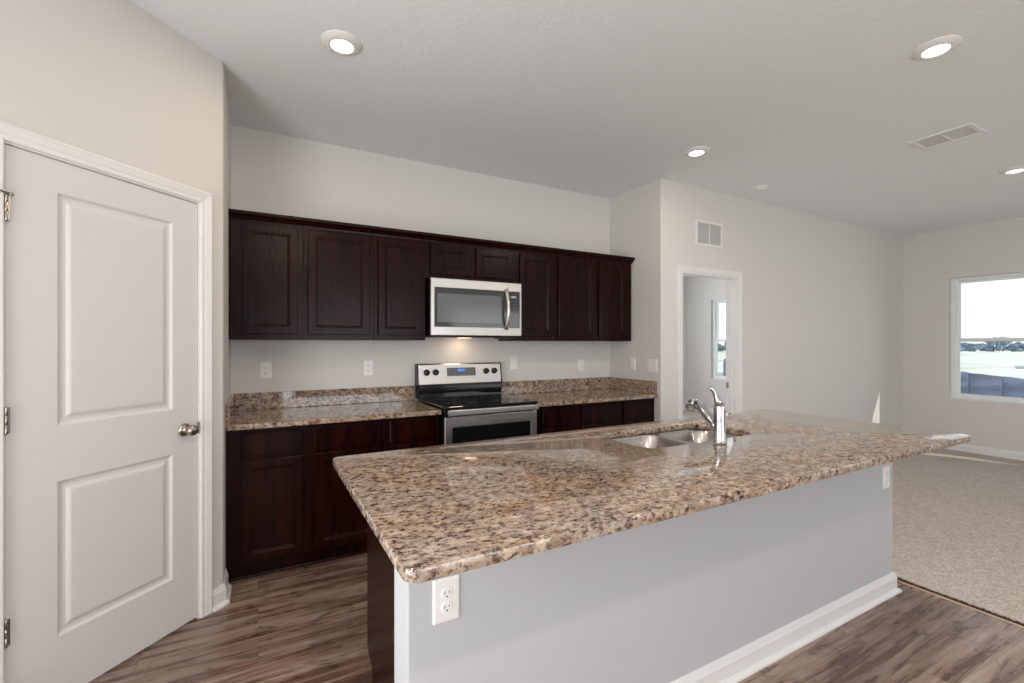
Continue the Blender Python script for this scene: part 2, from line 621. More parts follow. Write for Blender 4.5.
tr = MB()
tr.sweep([(D0 - .008, 0), (D0 - .008, DTOP + .010), (D1 + .008, DTOP + .010), (D1 + .008, 0)], CASE, lambda t, z, d: PW(t, d, z))
for a, b, z0, z1 in ((D0 - .02, D0 - .002, 0, DTOP + .02), (D1 + .002, D1 + .02, 0, DTOP + .02), (D0 - .002, D1 + .002, DTOP + .003, DTOP + .02)):
    pbox(tr, a, b, -T, 0.001, z0, z1)
struct('trim_1', tr, M['trim'], 'white moulded casing around the pantry door', 'door casing')
tr = MB()
tr.sweep([(DX1 - .004, 0), (DX1 - .004, DZ - .004), (DX0 + .004, DZ - .004), (DX0 + .004, 0)], [(-a, b) for a, b in CASE],
         lambda x, z, d: (x, YL - d, z))
tr.box(DX0, DX0 + .018, YL - .001, YL + T + .001, 0, DZ)
tr.box(DX1 - .018, DX1, YL - .001, YL + T + .001, 0, DZ)
tr.box(DX0 + .018, DX1 - .018, YL - .001, YL + T + .001, DZ - .018, DZ)
tr.box(DX1 - .030, DX1 - .018, YL + .045, YL + .08, 0, DZ - .018)
t2 = struct('trim_2', tr, M['trim'], 'white casing around the open doorway in the living wall', 'door casing')
MB().box(DX1 - .0195, DX1 - .0178, YL + .085, YL + .118, 0.915, 0.975).build('strike_plate', M['nickel'], t2, 'small metal latch plate')

bb = MB()
bb.sweep([PW(0.012, 0, 0)[:2], PW(D0 - .068, 0, 0)[:2]][::-1][0:0] + [(XL, 3.04), (XL, YP), PW(D0 - .068, 0, 0)[:2]][::-1], [(-a, b) for a, b in BASE], XY)
struct('baseboard_pantry', bb, M['trim'], 'white baseboard at the pantry wall corner', 'baseboard')
bb = MB()
bb.sweep([PW(D1 + .068, 0, 0)[:2], PW(TE, 0, 0)[:2], (pe[0], 1.46)], BASE, XY)
struct('baseboard_left', bb, M['trim'], 'white baseboard left of the pantry door', 'baseboard')
bb = MB()
bb.sweep([(XF, REAR), (XF, YL), (DX1 + .062, YL)], BASE, XY)
struct('baseboard_living', bb, M['trim'], 'white baseboard along the living room walls', 'baseboard')
bb = MB()
bb.sweep([(DX0 - .062, YL), (XR, YL), (XR, 3.02)], BASE, XY)
struct('baseboard_stub', bb, M['trim'], 'white baseboard at the corner by the doorway', 'baseboard')
bb = MB()
bb.sweep([(XF, YL + T), (XF, 6.64), (XR + T, 6.64)], BASE, XY)
struct('baseboard_bedroom', bb, M['trim'], 'white baseboard in the room beyond the doorway', 'baseboard')
tp = MB()
tp.prism([(0, 0), (.003, .005), (.008, .0065), (.013, .005), (.015, 0)], lambda u, v, y: (XCARPET - .030 + u, y, v), REAR, 1.36)
t3 = struct('trim_3', tp, mat('strip_tan', srgb(176, 150, 132), 0.45), 'thin tan transition strip between plank floor and carpet', 'threshold')
rn0 = random.Random(2)
fz = MB().box(XCARPET - .0145, XCARPET + .0055, REAR, 1.36, .0005, .0035)
y_ = -.4
while y_ < 1.34:
    w0 = rn0.uniform(.004, .010)
    x_ = XCARPET + .005 - rn0.uniform(.004, .016)
    fz.box(x_, XCARPET + .0055, y_, y_ + w0, .0035, rn0.uniform(.006, .012))
    y_ += w0 + rn0.uniform(.001, .006)
fo = fz.build('carpet_fringe', mat('fringe_brown', srgb(74, 52, 40), 0.95), t3, 'dark brown frayed carpet edge')
fo['kind'] = 'stuff'

# ------------------------------------------------------------------ pantry door
dr = thing('door_1', 'white two-panel pantry door with a nickel knob, closed', 'door', PW((D0 + D1) / 2, 0, 0.0), kind='structure')
DF = -0.004           # door face, just inside the wall plane


def slab_with_panels(mb, x0, x1, z0, z1, panels, rings, fn, thick):
    xs = sorted({x0, x1} | {p[0] for p in panels} | {p[1] for p in panels})
    zs = sorted({z0, z1} | {p[2] for p in panels} | {p[3] for p in panels})
    for i in range(len(xs) - 1):
        for j in range(len(zs) - 1):
            a, b, c, d = xs[i], xs[i + 1], zs[j], zs[j + 1]
            if any(p[0] <= a and b <= p[1] and p[2] <= c and d <= p[3] for p in panels):
                continue
            mb.add([fn(a, 0, c), fn(b, 0, c), fn(b, 0, d), fn(a, 0, d)], [(0, 1, 2, 3)])
    for p in panels:
        loops = []
        for ins, dep in rings:
            loops.append([fn(p[0] + ins, dep, p[2] + ins), fn(p[1] - ins, dep, p[2] + ins), fn(p[1] - ins, dep, p[3] - ins), fn(p[0] + ins, dep, p[3] - ins)])
        mb.rings(loops, cap0=False)
    o = [fn(x0, 0, z0), fn(x1, 0, z0), fn(x1, 0, z1), fn(x0, 0, z1), fn(x0, -thick, z0), fn(x1, -thick, z0), fn(x1, -thick, z1), fn(x0, -thick, z1)]
    mb.add(o, [(0, 1, 5, 4), (1, 2, 6, 5), (2, 3, 7, 6), (3, 0, 4, 7), (4, 5, 6, 7)])


ds = MB()
PR = [(0, 0), (.004, -.002), (.010, -.0085), (.020, -.010), (.030, -.0085), (.040, -.003), (.046, -.0015)]
slab_with_panels(ds, D0 + .002, D1 - .002, 0.012, DTOP, [(0.268, 0.712, 1.056, 1.942), (0.268, 0.712, 0.255, 0.846)], PR,
                 lambda t, d, z: PW(t, DF + d, z), 0.035)
ds.build('door_slab', M['door'], dr)
for zc in (1.842, 1.10, 0.36):
    hm = MB()
    o = PW(D1 + .001, 0.006, zc - .045)
    hm.lathe([(0, -.004), (.004, -.003), (.0052, 0), (.0052, .029), (.0046, .0295), (.0052, .030), (.0052, .060), (.0046, .0605), (.0052, .061), (.0052, .090), (.004, .093), (0, .094)], o, (0, 0, 1), 14)
    pbox(hm, D1 - .012, D1 + .010, -0.004, 0.0012, zc - .045, zc + .045)
    if zc > 1.5:
        hm.tube([PW(D1 - .006, .012, zc + .048), PW(D1 + .012, .016, zc + .05), PW(D1 + .05, .02, zc + .053)], .0035, 10)
        hm.lathe([(0, 0), (.006, .001), (.006, .007), (0, .008)], PW(D1 - .010, .008, zc + .047), (Q, -Q, 0), 12)
    hm.build('hinge', M['nickel'], dr, 'nickel hinge on the door edge')
kn = MB()
KT, KZ = 0.212, 0.952
kn.lathe([(0, 0), (.0315, 0), (.032, .003), (.029, .008), (.020, .011), (.012, .014), (.0105, .028), (.013, .034), (.022, .040), (.0265, .048), (.0265, .056), (.022, .064), (.012, .069), (0, .070)],
         PW(KT, DF, KZ), (Q, -Q, 0), 32)
kn.build('doorknob', M['nickel'], dr, 'round satin nickel doorknob')
lt = MB()
pbox(lt, D0 - .006, D0 + .003, -.004, .0030, KZ - .028, KZ + .028)
lt.build('latch_plate', M['nickel'], dr)

# ------------------------------------------------------------------ cabinets
DOOR_R = [(0, -.019), (0, -.003), (.003, 0), (.046, 0), (.050, -.003), (.056, -.0035), (.062, -.0085), (.064, -.0085)]
DRAW_R = [(0, -.019), (0, -.006), (.005, -.003), (.010, -.0028), (.013, 0), (.020, 0)]


def front(mb, x0, x1, z0, z1, yf, rings):
    loops = []
    for ins, dep in rings:
        y = yf - dep
        loops.append([(x0 + ins, y, z0 + ins), (x1 - ins, y, z0 + ins), (x1 - ins, y, z1 - ins), (x0 + ins, y, z1 - ins)])
    return mb.rings(loops)


UF = YB - .325            # face frame of the wall cabinets
def wall_cab(x0, x1, z0, z1, doors, label):
    t = thing('wall_cabinet', label, 'wall cabinet', ((x0 + x1) / 2, YB - .165, z0), 'dark wall cabinets over the counter')
    MB().box(x0 + .0004, x1 - .0004, UF, YB - .001, z0, z1, .0012).build('cabinet_body', M['cab'], t)
    for a, b, c, d in doors:
        front(MB(), a, b, c, d, UF - .0195, DOOR_R).build('door', M['cab'], t)
    return t


ZB, ZT = 1.394, 2.15
UD = (1.431, 2.122)
wall_cab(XL + .002, .258, ZB, ZT, [(-.085, .228) + UD], 'dark cherry wall cabinet with one door in the corner by the pantry wall')
wall_cab(.258, .716, ZB, ZT, [(.288, .687) + UD], 'wide dark cherry wall cabinet second from the pantry wall')
wall_cab(.716, 1.094, ZB, ZT, [(.745, 1.069) + UD], 'narrow dark cherry wall cabinet touching the left side of the microwave')
wall_cab(1.094, 1.873, 1.862, ZT, [(1.131, 1.460, 1.894, 2.122), (1.505, 1.833, 1.894, 2.122)], 'short two-door dark cherry cabinet directly above the microwave')
wall_cab(1.873, 2.260, ZB, ZT, [(1.903, 2.232) + UD], 'narrow dark cherry wall cabinet touching the right side of the microwave')
wall_cab(2.260, 2.712, ZB, ZT, [(2.289, 2.685) + UD], 'wide dark cherry wall cabinet between two narrower ones right of the microwave')
wall_cab(2.712, 3.140, ZB, ZT, [(2.741, 3.066) + UD], 'last dark cherry wall cabinet, beside the short side wall')
cr = MB()
CROWN = [(0, 0), (.004, 0), (.006, .010), (.014, .016), (.020, .026), (.032, .034), (.036, .040), (.037, .052), (.040, .056), (0, .056)]
cr.sweep([(3.1405, YB - .002), (3.1405, UF - .0005), (XL + .002, UF - .0005)], CROWN[:6] + [(min(a, .014) if False else a, b) for a, b in CROWN[6:]], lambda a, b, z: (min(a, XR - .001), b, 2.136 + z))
tag(cr.build('crown_moulding', M['cab']), 'dark stepped crown moulding along the top of the wall cabinets', 'crown moulding')

BF = YB - .61
def base_cab(x0, x1, a, b, label):
    t = thing('base_cabinet', label, 'base cabinet', ((x0 + x1) / 2, YB - .305, 0), 'dark base cabinets under the back counter')
    MB().box(x0 + .0004, x1 - .0004, BF, YB - .001, .105, .882, .0012).build('cabinet_body', M['cab'], t)
    front(MB(), a, b, .716, .860, BF - .0195, DRAW_R).build('drawer', M['cab'], t)
    front(MB(), a, b, .118, .700, BF - .0195, DOOR_R).build('door', M['cab'], t)
    k = MB().box(x0 + .0004, x1 - .0004, BF + .068, BF + .085, 0.0, .105)
    k.prism([(0, 0), (-.012, 0), (-.0115, .008), (-.007, .014), (0, .016)], lambda u, v, x: (x, BF + .068 + u, v), x0 + .0004, x1 - .0004)
    k.build('toe_kick', M['cab'], t)


base_cab(XL + .002, .267, -.083, .236, 'dark base cabinet in the left corner, next to the pantry wall')
base_cab(.267, .722, .297, .694, 'wide dark base cabinet second from the pantry wall')
base_cab(.722, 1.100, .756, 1.066, 'dark base cabinet touching the left side of the range')
base_cab(1.872, 2.280, 1.935, 2.239, 'dark base cabinet touching the right side of the range')
base_cab(2.280, 2.732, 2.318, 2.693, 'wide dark base cabinet second to the right of the range')
base_cab(2.732, 3.152, 2.772, 3.079, 'dark base cabinet in the right corner against the short side wall')

# ------------------------------------------------------------------ counters along the wall
CF, CT = YB - .655, .914
for x0, x1, sx0, sx1, lab in ((XL + .001, 1.103, XL + .001, XL + .021, 'speckled beige granite counter left of the range with backsplash'),
                              (1.864, XR - .001, XR - .021, XR - .001, 'speckled beige granite counter right of the range with backsplash')):
    t = thing('countertop', lab, 'countertop', ((x0 + x1) / 2, YB - .33, CT - .03), 'granite counters on the base cabinets')
    MB().box(x0, x1, CF, YB - .001, CT - .0305, CT, .004).build('slab', M['granite'], t)
    bx0, bx1 = (sx1, x1) if sx0 == x0 else (x0, sx0)
    MB().box(bx0 + .0005, bx1 - .0005, YB - .021, YB - .001, CT + .0005, CT + .117, .003).build('backsplash', M['granite'], t)
    MB().box(sx0, sx1, CF + .012, YB - .001, CT + .0005, CT + .117, .003).build('side_splash', M['granite'], t)

# ------------------------------------------------------------------ range
RX0, RX1 = 1.116, 1.859
RC = (RX0 + RX1) / 2
rg = thing('range', 'stainless electric range with black glass top between the counters', 'stove', (RC, YB - .33, 0))
RFY = YB - .655
MB().box(RX0, RX1, RFY, YB - .012, .03, .905, .003).build('body', M['black'], rg)
for sx in (RX0 + .05, RX1 - .05):
    for sy in (RFY + .05, YB - .08):
        MB().lathe([(0, 0), (.018, 0), (.018, .01), (.012, .014), (.012, .032), (0, .032)], (sx, sy, 0), (0, 0, 1), 12).build('foot', M['black'], rg)
ct = MB()
ct.box(RX0 - .004, RX1 + .004, RFY - .028, YB - .075, .9155, .934, .006)
ctop = ct.build('cooktop', M['blackglass'], rg, 'black glass cooktop')
for bx, by, br in ((RX0 + .2, RFY + .15, .105), (RX1 - .2, RFY + .15, .085), (RX0 + .2, RFY + .42, .075), (RX1 - .2, RFY + .42, .105)):
    mb = MB()
    for rr in (br, br * .62):
        n = 40
        l = [[(bx + q * math.cos(2 * math.pi * i / n), by + q * math.sin(2 * math.pi * i / n), .93425) for i in range(n)] for q in (rr, rr - .003)]
        mb.rings(l, False, False)
    mb.build('burner_ring', mat('burner_mark', (0.10, 0.10, 0.105, 1), 0.3), ctop)
MB().box(RX0, RX1, RFY - .02, RFY + .02, .865, .9155, .004).build('front_rail', M['black'], rg)
BG = MB()
BG.prism([(YB - .012, .93), (YB - .085, .93), (YB - .082, 1.036), (YB - .012, 1.036)], lambda y, z, x: (x, y, z), RX0 - .002, RX1 + .002)
BG.build('backguard_lower', M['blackglass'], rg, 'glossy black lower strip of the backguard')
bgp = MB()
bgp.prism([(YB - .012, 1.037), (YB - .086, 1.037), (YB - .089, 1.043), (YB - .066, 1.196), (YB - .058, 1.205), (YB - .020, 1.207), (YB - .012, 1.2)], lambda y, z, x: (x, y, z), RX0 + .004, RX1 - .004)
bgo = bgp.build('backguard', M['steel'], rg, 'stainless control panel')
for a, b in ((RX0 - .006, RX0 + .004), (RX1 - .004, RX1 + .006)):
    cap = MB()
    cap.prism([(YB - .012, 1.032), (YB - .088, 1.032), (YB - .091, 1.042), (YB - .068, 1.198), (YB - .058, 1.207), (YB - .012, 1.207)], lambda y, z, x: (x, y, z), a, b)
    cap.build('end_cap', M['black'], rg)
tilt = Vector((0, -(1.196 - 1.043), -(.089 - .066))).normalized()   # outward normal of the sloping panel


def onpanel(x, z, d=0.0):
    y = YB - .089 + (z - 1.043) * (.023 / .153)
    p = Vector((x, y, z)) + Vector((0, -.989, .148)) * d
    return tuple(p)


for kx in (1.188, 1.264, 1.716, 1.794):
    kb = MB()
    kb.lathe([(0, 0), (.026, 0), (.026, .004), (.0235, .007), (.021, .022), (.0195, .026), (0, .0265)], onpanel(kx, 1.136), (0, -.989, .148), 28)
    c = Vector(onpanel(kx, 1.136, .026))
    up = Vector((.22, .148, .97)).normalized()
    sd = up.cross(Vector((0, -.989, .148))).normalized()
    nn = Vector((0, -.989, .148))
    vs = [c + sd * a * .004 + up * b * .019 + nn * e for e in (-.004, .009) for b in (-1, 1) for a in (-1, 1)]
    kb.add(vs, [(0, 2, 3, 1), (4, 5, 7, 6), (0, 1, 5, 4), (2, 6, 7, 3), (0, 4, 6, 2), (1, 3, 7, 5)])
    ko = kb.build('knob', M['black'], bgo, 'black burner knob')


def panel_quad(mb, x0, x1, z0, z1, d, th=.002):
    a = [onpanel(x, z, d) for z in (z0, z1) for x in (x0, x1)]
    b = [onpanel(x, z, d + th) for z in (z0, z1) for x in (x0, x1)]
    mb.add(a + b, [(0, 2, 3, 1), (4, 5, 7, 6), (0, 1, 5, 4), (2, 6, 7, 3), (0, 4, 6, 2), (1, 3, 7, 5)])
    return mb


dp = panel_quad(MB(), 1.361, 1.618, 1.102, 1.170, 0, .0015).build('display', M['display'], bgo, 'dark grey control display')
kk = MB()
for i in range(9):
    for j in range(3):
        x = 1.371 + i * .0275
        if 1.449 < x < 1.524 and j > 0:
            continue
        panel_quad(kk, x, x + .013, 1.110 + j * .0205, 1.114 + j * .0205, .0015, .0005)
kk.build('keypad', mat('key_mark', (0.22, 0.23, 0.235, 1), 0.4), bgo)
panel_quad(MB(), 1.455, 1.519, 1.138, 1.160, .0015, .0006).build('clock', M['clock'], bgo, 'blue lit clock')
# oven door
OY = RFY - .022
od = MB()
fr = [(RX0 + .002, RX1 - .002, .155, .862), (RX0 + .056, RX1 - .056, .255, .800)]
loops = [[(a, y, c), (b, y, c), (b, y, d), (a, y, d)] for (a, b, c, d), y in
         (((RX0 + .002, RX1 - .002, .245, .862), RFY - .001), ((RX0 + .002, RX1 - .002, .245, .862), OY + .003), ((RX0 + .005, RX1 - .005, .248, .859), OY),
          ((RX0 + .054, RX1 - .054, .330, .793), OY), ((RX0 + .057, RX1 - .057, .333, .790), OY + .004))]
od.rings(loops)
odo = od.build('oven_door', M['steel'], rg, 'stainless oven door frame')
MB().box(RX0 + .0575, RX1 - .0575, OY + .001, OY + .0045, .3335, .7895).build('oven_window', M['blackglass'], odo, 'black oven window')
hd = MB()
hd.box(RX0 + .012, RX1 - .012, OY - .040, OY - .024, .874, .914, .007)
for sx in (RX0 + .035, RX1 - .065):
    hd.box(sx, sx + .03, OY - .026, RFY - .018, .880, .900, .004)
hd.build('oven_handle', M['steel'], rg, 'wide stainless oven door handle')
MB().box(RX0 + .002, RX1 - .002, OY, RFY - .001, .065, .238, .004).build('storage_drawer', M['steel'], rg)

# ------------------------------------------------------------------ microwave
mw = thing('microwave', 'stainless over-the-range microwave under the short two-door cabinet', 'microwave', ((1.113 + 1.884) / 2, YB - .2, 1.42))
MX0, MX1, MZ0, MZ1, MY = 1.1125, 1.882, 1.432, 1.8575, YB - .400
MB().box(MX0, 1.8725, MY + .028, YB - .001, MZ0 - .004, MZ1, .003).build('body', M['black'], mw)
SPL = 1.757
md = MB()


def ringface(mb, x0, x1, z0, z1, l, r, b, t, y, th, sink=.002):
    loops = [[(a, yy, c), (q, yy, c), (q, yy, d), (a, yy, d)] for a, q, c, d, yy in
             ((x0, x1, z0, z1, y + th), (x0, x1, z0, z1, y + .003), (x0 + .003, x1 - .003, z0 + .003, z1 - .003, y),
              (x0 + l, x1 - r, z0 + b, z1 - t, y), (x0 + l + .001, x1 - r - .001, z0 + b + .001, z1 - t - .001, y + sink))]
    return mb.rings(loops)


mdo = ringface(md, MX0, SPL - .0012, MZ0, MZ1, .026, .0005, .062, .066, MY, .027).build('door', M['steel'], mw, 'stainless microwave door')
MB().box(MX0 + .0275, SPL - .003, MY + .0006, MY + .0019, MZ0 + .0635, MZ1 - .0675).build('window', M['greyglass'], mdo, 'dark glass door window')
sc = MB()
sc.add([(a, MY + .0004, c) for a, c in ((MX0 + .050, MZ0 + .098), (SPL - .060, MZ0 + .098), (SPL - .060, MZ1 - .112), (MX0 + .050, MZ1 - .112))], [(0, 1, 2, 3)])
sc.build('window_screen', M['screen'], mdo, 'lighter grey mesh centre of the window')
cpo = ringface(MB(), SPL + .0012, MX1, MZ0, MZ1, .0005, .016, .062, .066, MY, .027).build('control_panel', M['steel'], mw)
MB().box(SPL + .003, MX1 - .0175, MY + .0006, MY + .0019, MZ0 + .0635, MZ1 - .0675).build('control_glass', M['greyglass'], cpo, 'dark glass control strip')
MB().box(SPL + .026, SPL + .074, MY - .0002, MY + .0006, 1.737, 1.752).build('display', M['key'], cpo, 'pale lit display')
kp = MB()
rr = random.Random(3)
for i in range(4):
    for j in range(9):
        x = SPL + .024 + i * .016
        z = 1.512 + j * .0125
        if rr.random() < .86:
            kp.box(x, x + .009, MY + .0001, MY + .0006, z, z + .006)
kp.build('keypad', mat('keypad_mark', (0.20, 0.24, 0.27, 1), 0.4), cpo)
kp = MB()
for i in range(3):
    for j in range(4):
        kp.box(SPL + .026 + i * .020, SPL + .036 + i * .020, MY + .0001, MY + .0006, 1.640 + j * .022, 1.6425 + j * .022)
kp.build('function_keys', mat('keypad_mark', (0.20, 0.24, 0.27, 1), 0.4), cpo)
hp = []
for i in range(15):
    a = i / 14
    hp.append((1.735 + .0 * a, MY - .004 - .044 * math.sin(math.pi * a) ** 0.8, 1.487 + .310 * a))
MB().tube(hp, .0105, 14, flat=1.25).build('handle', M['steel'], mw, 'bowed vertical stainless handle')
un = MB().box(MX0 + .02, MX1 - .02, MY + .03, YB - .03, MZ0 - .014, MZ0 - .004, .003)
un.box(MX1 - .19, MX1 - .05, MY + .045, MY + .115, MZ0 - .024, MZ0 - .013, .003)
un.build('underside_vent', M['black'], mw)
MB().box(1.44, 1.54, YB - .16, YB - .10, MZ0 - .0165, MZ0 - .0138).build('work_light', emis('hood_lens', (1, .75, .5, 1), 4.0), mw, 'lit work light lens')
hl = area('hood_light', (1.49, YB - .13, MZ0 - .022), (0, .25, -1), .12, .08, 0.6, (1.0, .72, .46))

# ------------------------------------------------------------------ island
IX0, IX1, IY0, IY1 = .2574, 3.108, .901, 1.9656
IWX0, IWX1, IWY0, IWY1 = .353, 3.084, 1.221, 1.366
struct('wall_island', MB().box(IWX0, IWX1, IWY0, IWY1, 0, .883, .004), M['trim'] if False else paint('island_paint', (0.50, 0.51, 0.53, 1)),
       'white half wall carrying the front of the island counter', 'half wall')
bb = MB()
bb.sweep([(IWX1, IWY1), (IWX1, IWY0), (IWX0, IWY0), (IWX0, IWY1)], BASE, XY)
struct('baseboard_island', bb, M['trim'], 'white baseboard with shoe moulding along the island half wall', 'baseboard')


def island_cab(x0, x1, fronts, label, end=None):
    t = thing('island_cabinet', label, 'base cabinet', ((x0 + x1) / 2, 1.6, 0), 'dark cabinets under the island counter')
    MB().box(x0 + .0005, x1 - .0005, IWY1 + .001, 1.90, .105, .68 if 'sink' in label else .8825, .001).build('cabinet_body', M['cab'], t)
    MB().box(x0 + .0005, x1 - .0005, 1.815, 1.83, 0, .105).build('toe_kick', M['cab'], t)
    for a, b, dz in fronts:
        loops = []
        for rings, z0, z1, nm in ((DRAW_R, .716, .86, 'drawer'), (DOOR_R, .118, .70, 'door')):
            ls = [[(b - i, 1.9005 + .019 + d, z0 + i), (a + i, 1.9005 + .019 + d, z0 + i), (a + i, 1.9005 + .019 + d, z1 - i), (b - i, 1.9005 + .019 + d, z1 - i)] for i, d in rings]
            MB().rings(ls).build(nm, M['cab'], t)
    if end is not None:
        pts = [(IWY1 + .001, 0), (1.838, 0), (1.836, .020), (1.806, .034), (1.798, .060), (1.802, .095), (1.818, .122), (1.850, .136), (1.885, .146), (1.8995, .160), (1.8995, .8825), (IWY1 + .001, .8825)]
        MB().prism(pts, lambda y, z, x: (x, y, z), end - .012, end).build('end_panel', M['cab'], t, 'dark end panel with a shaped toe notch')


island_cab(.396, 1.40, [(.42, .87, 0), (.90, 1.37, 0)], 'dark cabinet at the near left end of the island under the granite', .3955)
island_cab(1.40, 2.40, [(1.43, 1.885, 0), (1.915, 2.37, 0)], 'dark sink base cabinet in the middle of the island')
island_cab(2.40, 3.07, [(2.43, 3.04, 0)], 'dark cabinet at the far right end of the island')

SX0, SX1, SY0, SY1, SR = 1.475, 2.225, 1.447, 1.812, .09
it = thing('island_countertop', 'large speckled granite island counter with the sink cut into it', 'countertop', ((IX0 + IX1) / 2, (IY0 + IY1) / 2, CT - .03))
bm = bmesh.new()


def loop(pts, z):
    vs = [bm.verts.new((x, y, z)) for x, y in pts]
    return vs, [bm.edges.new((vs[i], vs[(i + 1) % len(vs)])) for i in range(len(vs))]


def orr(i):
    return rrect(IX0 + i, IX1 - i, IY0 + i, IY1 - i, .035 - i)


def irr(i):
    return rrect(SX0 - i, SX1 + i, SY0 - i, SY1 + i, SR + i)


prev_o = prev_i = None
lay = [(.0045, CT), (.0013, CT - .0013), (0, CT - .0045), (0, CT - .0265), (.0013, CT - .0292), (.0045, CT - .0305)]
for k, (ins, z) in enumerate(lay):
    vo, eo = loop(orr(ins), z)
    vi, ei = loop(irr(ins), z)
    if k in (0, len(lay) - 1):
        bmesh.ops.triangle_fill(bm, edges=eo + ei, use_beauty=True)
    if prev_o:
        for P, V in ((prev_o, vo), (prev_i, vi)):
            for i in range(len(V)):
                j = (i + 1) % len(V)
                bm.faces.new((P[i], P[j], V[j], V[i]))
    prev_o, prev_i = vo, vi
bm.verts.index_update()
mb = MB()
mb.add([v.co[:] for v in bm.verts], [[v.index for v in f.verts] for f in bm.faces])
bm.free()
mb.build('slab', M['granite'], it, smooth_angle=40)

sk = thing('sink', 'double-bowl stainless undermount sink in the island', 'sink', ((SX0 + SX1) / 2, (SY0 + SY1) / 2, .70))
SM = 1.850
for x0, x1, e0, e1 in ((SX0 - .008, SM - .010, .022, .010), (SM + .010, SX1 + .008, .010, .022)):
    y0, y1 = SY0 - .008, SY1 + .008
    b = MB()
    L = []
    for (ex0, ex1, ey, r, z) in ((-e0, -e1, -.022, .05, .8828), (-.001, -.001, -.001, .075, .8828), (.003, .003, .003, .073, .880), (.012, .012, .012, .070, .745), (.020, .020, .020, .064, .718), (.040, .040, .040, .050, .704), (.075, .075, .075, .03, .700)):
        r = min(r, .09)
        L.append([(p[0], p[1], z) for p in rrect(x0 + ex0, x1 - ex1, y0 + ey, y1 - ey, r, 6)])
    b.rings(L, cap0=False, smooth=True)
    b.build('bowl', M['sinksteel'], sk)
    d = MB()
    cx, cy = (x0 + x1) / 2, (y0 + y1) / 2
    d.lathe([(0, .0005), (.030, .001), (.036, .003), (.044, .004), (.046, .001), (0, .0008)], (cx, cy, .700), (0, 0, 1), 24)
    d.build('drain', M['chrome'], sk)

FX, FY = 1.861, 1.398
fc = thing('faucet', 'chrome single-lever pull-out faucet standing at the island sink', 'faucet', (FX, FY, CT))
b = MB()
b.lathe([(0, .0005), (.030, .0005), (.0305, .004), (.028, .008), (.0265, .012), (.0265, .10), (.0262, .150), (.0255, .165), (.022, .178), (.014, .187), (0, .190)], (FX, FY, CT), (0, 0, 1), 32)
b.build('faucet_body', M['chrome'], fc)
sp = MB()
ctl = [(FX, FY + .005, .985), (FX + .004, FY + .035, .992), (FX + .012, FY + .075, 1.026), (FX + .022, FY + .118, 1.058), (FX + .030, FY + .155, 1.071)]
sp.tube(ctl, [.024, .0225, .0215, .0215, .0215], 18)
sp.build('spout', M['chrome'], fc)
hd = MB()
hd.tube([(FX + .030, FY + .153, 1.071), (FX + .033, FY + .166, 1.073), (FX + .037, FY + .182, 1.068), (FX + .041, FY + .198, 1.052), (FX + .043, FY + .204, 1.041)], [.0215, .0245, .0255, .0250, .0225], 18)
hd.build('spray_head', M['chrome'], fc)
lv = MB()
lv.tube([(FX - .006, FY - .004, 1.085), (FX - .012, FY + .002, 1.108), (FX - .020, FY + .008, 1.135), (FX - .029, FY + .012, 1.152), (FX - .041, FY + .016, 1.163), (FX - .049, FY + .018, 1.165)],
        [.0190, .0150, .0105, .0090, .0085, .0060], 14)
lv.build('lever', M['chrome'], fc, 'curved chrome lever handle')


# ------------------------------------------------------------------ outlets and switches
def plate(name, label, fn, kind, w=.073, h=.118, cat='outlet', group=None):
    """fn(u, v, d): u right, v up, d out of the wall, from the plate centre"""
    t = thing(name, label, cat, fn(0, 0, 0), group)
    L = []
    for ins, d in ((0, 0), (0, .003), (.004, .0055), (.008, .006)):
        L.append([fn(*p, d) for p in rrect(-w / 2 + ins, w / 2 - ins, -h / 2 + ins, h / 2 - ins, max(.004 - ins, .0012), 3)])
    MB().rings(L).build('wall_plate', M['plastic'], t)
    if kind == 'duplex':
        for v0 in (.0195, -.0195):
            L = [[fn(p[0], p[1] + v0, d) for p in rrect(-.0165 + i, .0165 - i, -.0145 + i, .0145 - i, .0125 - i, 5)] for i, d in ((0, .0058), (.0005, .0075), (.0015, .0085))]
            so = MB().rings(L).build('socket', M['plastic'], t)
            s = MB()
            for a, hh in ((-.0065, .0045), (.0065, .0038)):
                q = [fn(a + x, v0 + .003 + y, .0087) for x, y in ((-.001, -hh), (.001, -hh), (.001, hh), (-.001, hh))]
                s.add(q, [(0, 1, 2, 3)])
            s.add([fn(.0026 * math.cos(k * .785), v0 - .0085 + .0026 * math.sin(k * .785), .0087) for k in range(8)], [tuple(range(8))])
            s.build('slot', M['dark_slot'], so)
        MB().add([fn(.002 * math.cos(k * .785), .002 * math.sin(k * .785), .0064) for k in range(8)], [tuple(range(8))]).build('screw', M['grille'], t)
    else:
        n = 2 if w > .1 else 1
        for k in range(n):
            u0 = (k - (n - 1) / 2) * .046
            L = [[fn(u0 + a * (.0165 - i), bb * (.033 - i), d + (.002 if bb > 0 else -.0004)) for a, bb in ((-1, -1), (1, -1), (1, 1), (-1, 1))] for i, d in ((0, .0056), (.0008, .0075), (.002, .008))]
            MB().rings(L).build('rocker', M['plastic'], t)


def on_back(x, z):
    return lambda u, v, d: (x + u, YB - d, z + v)


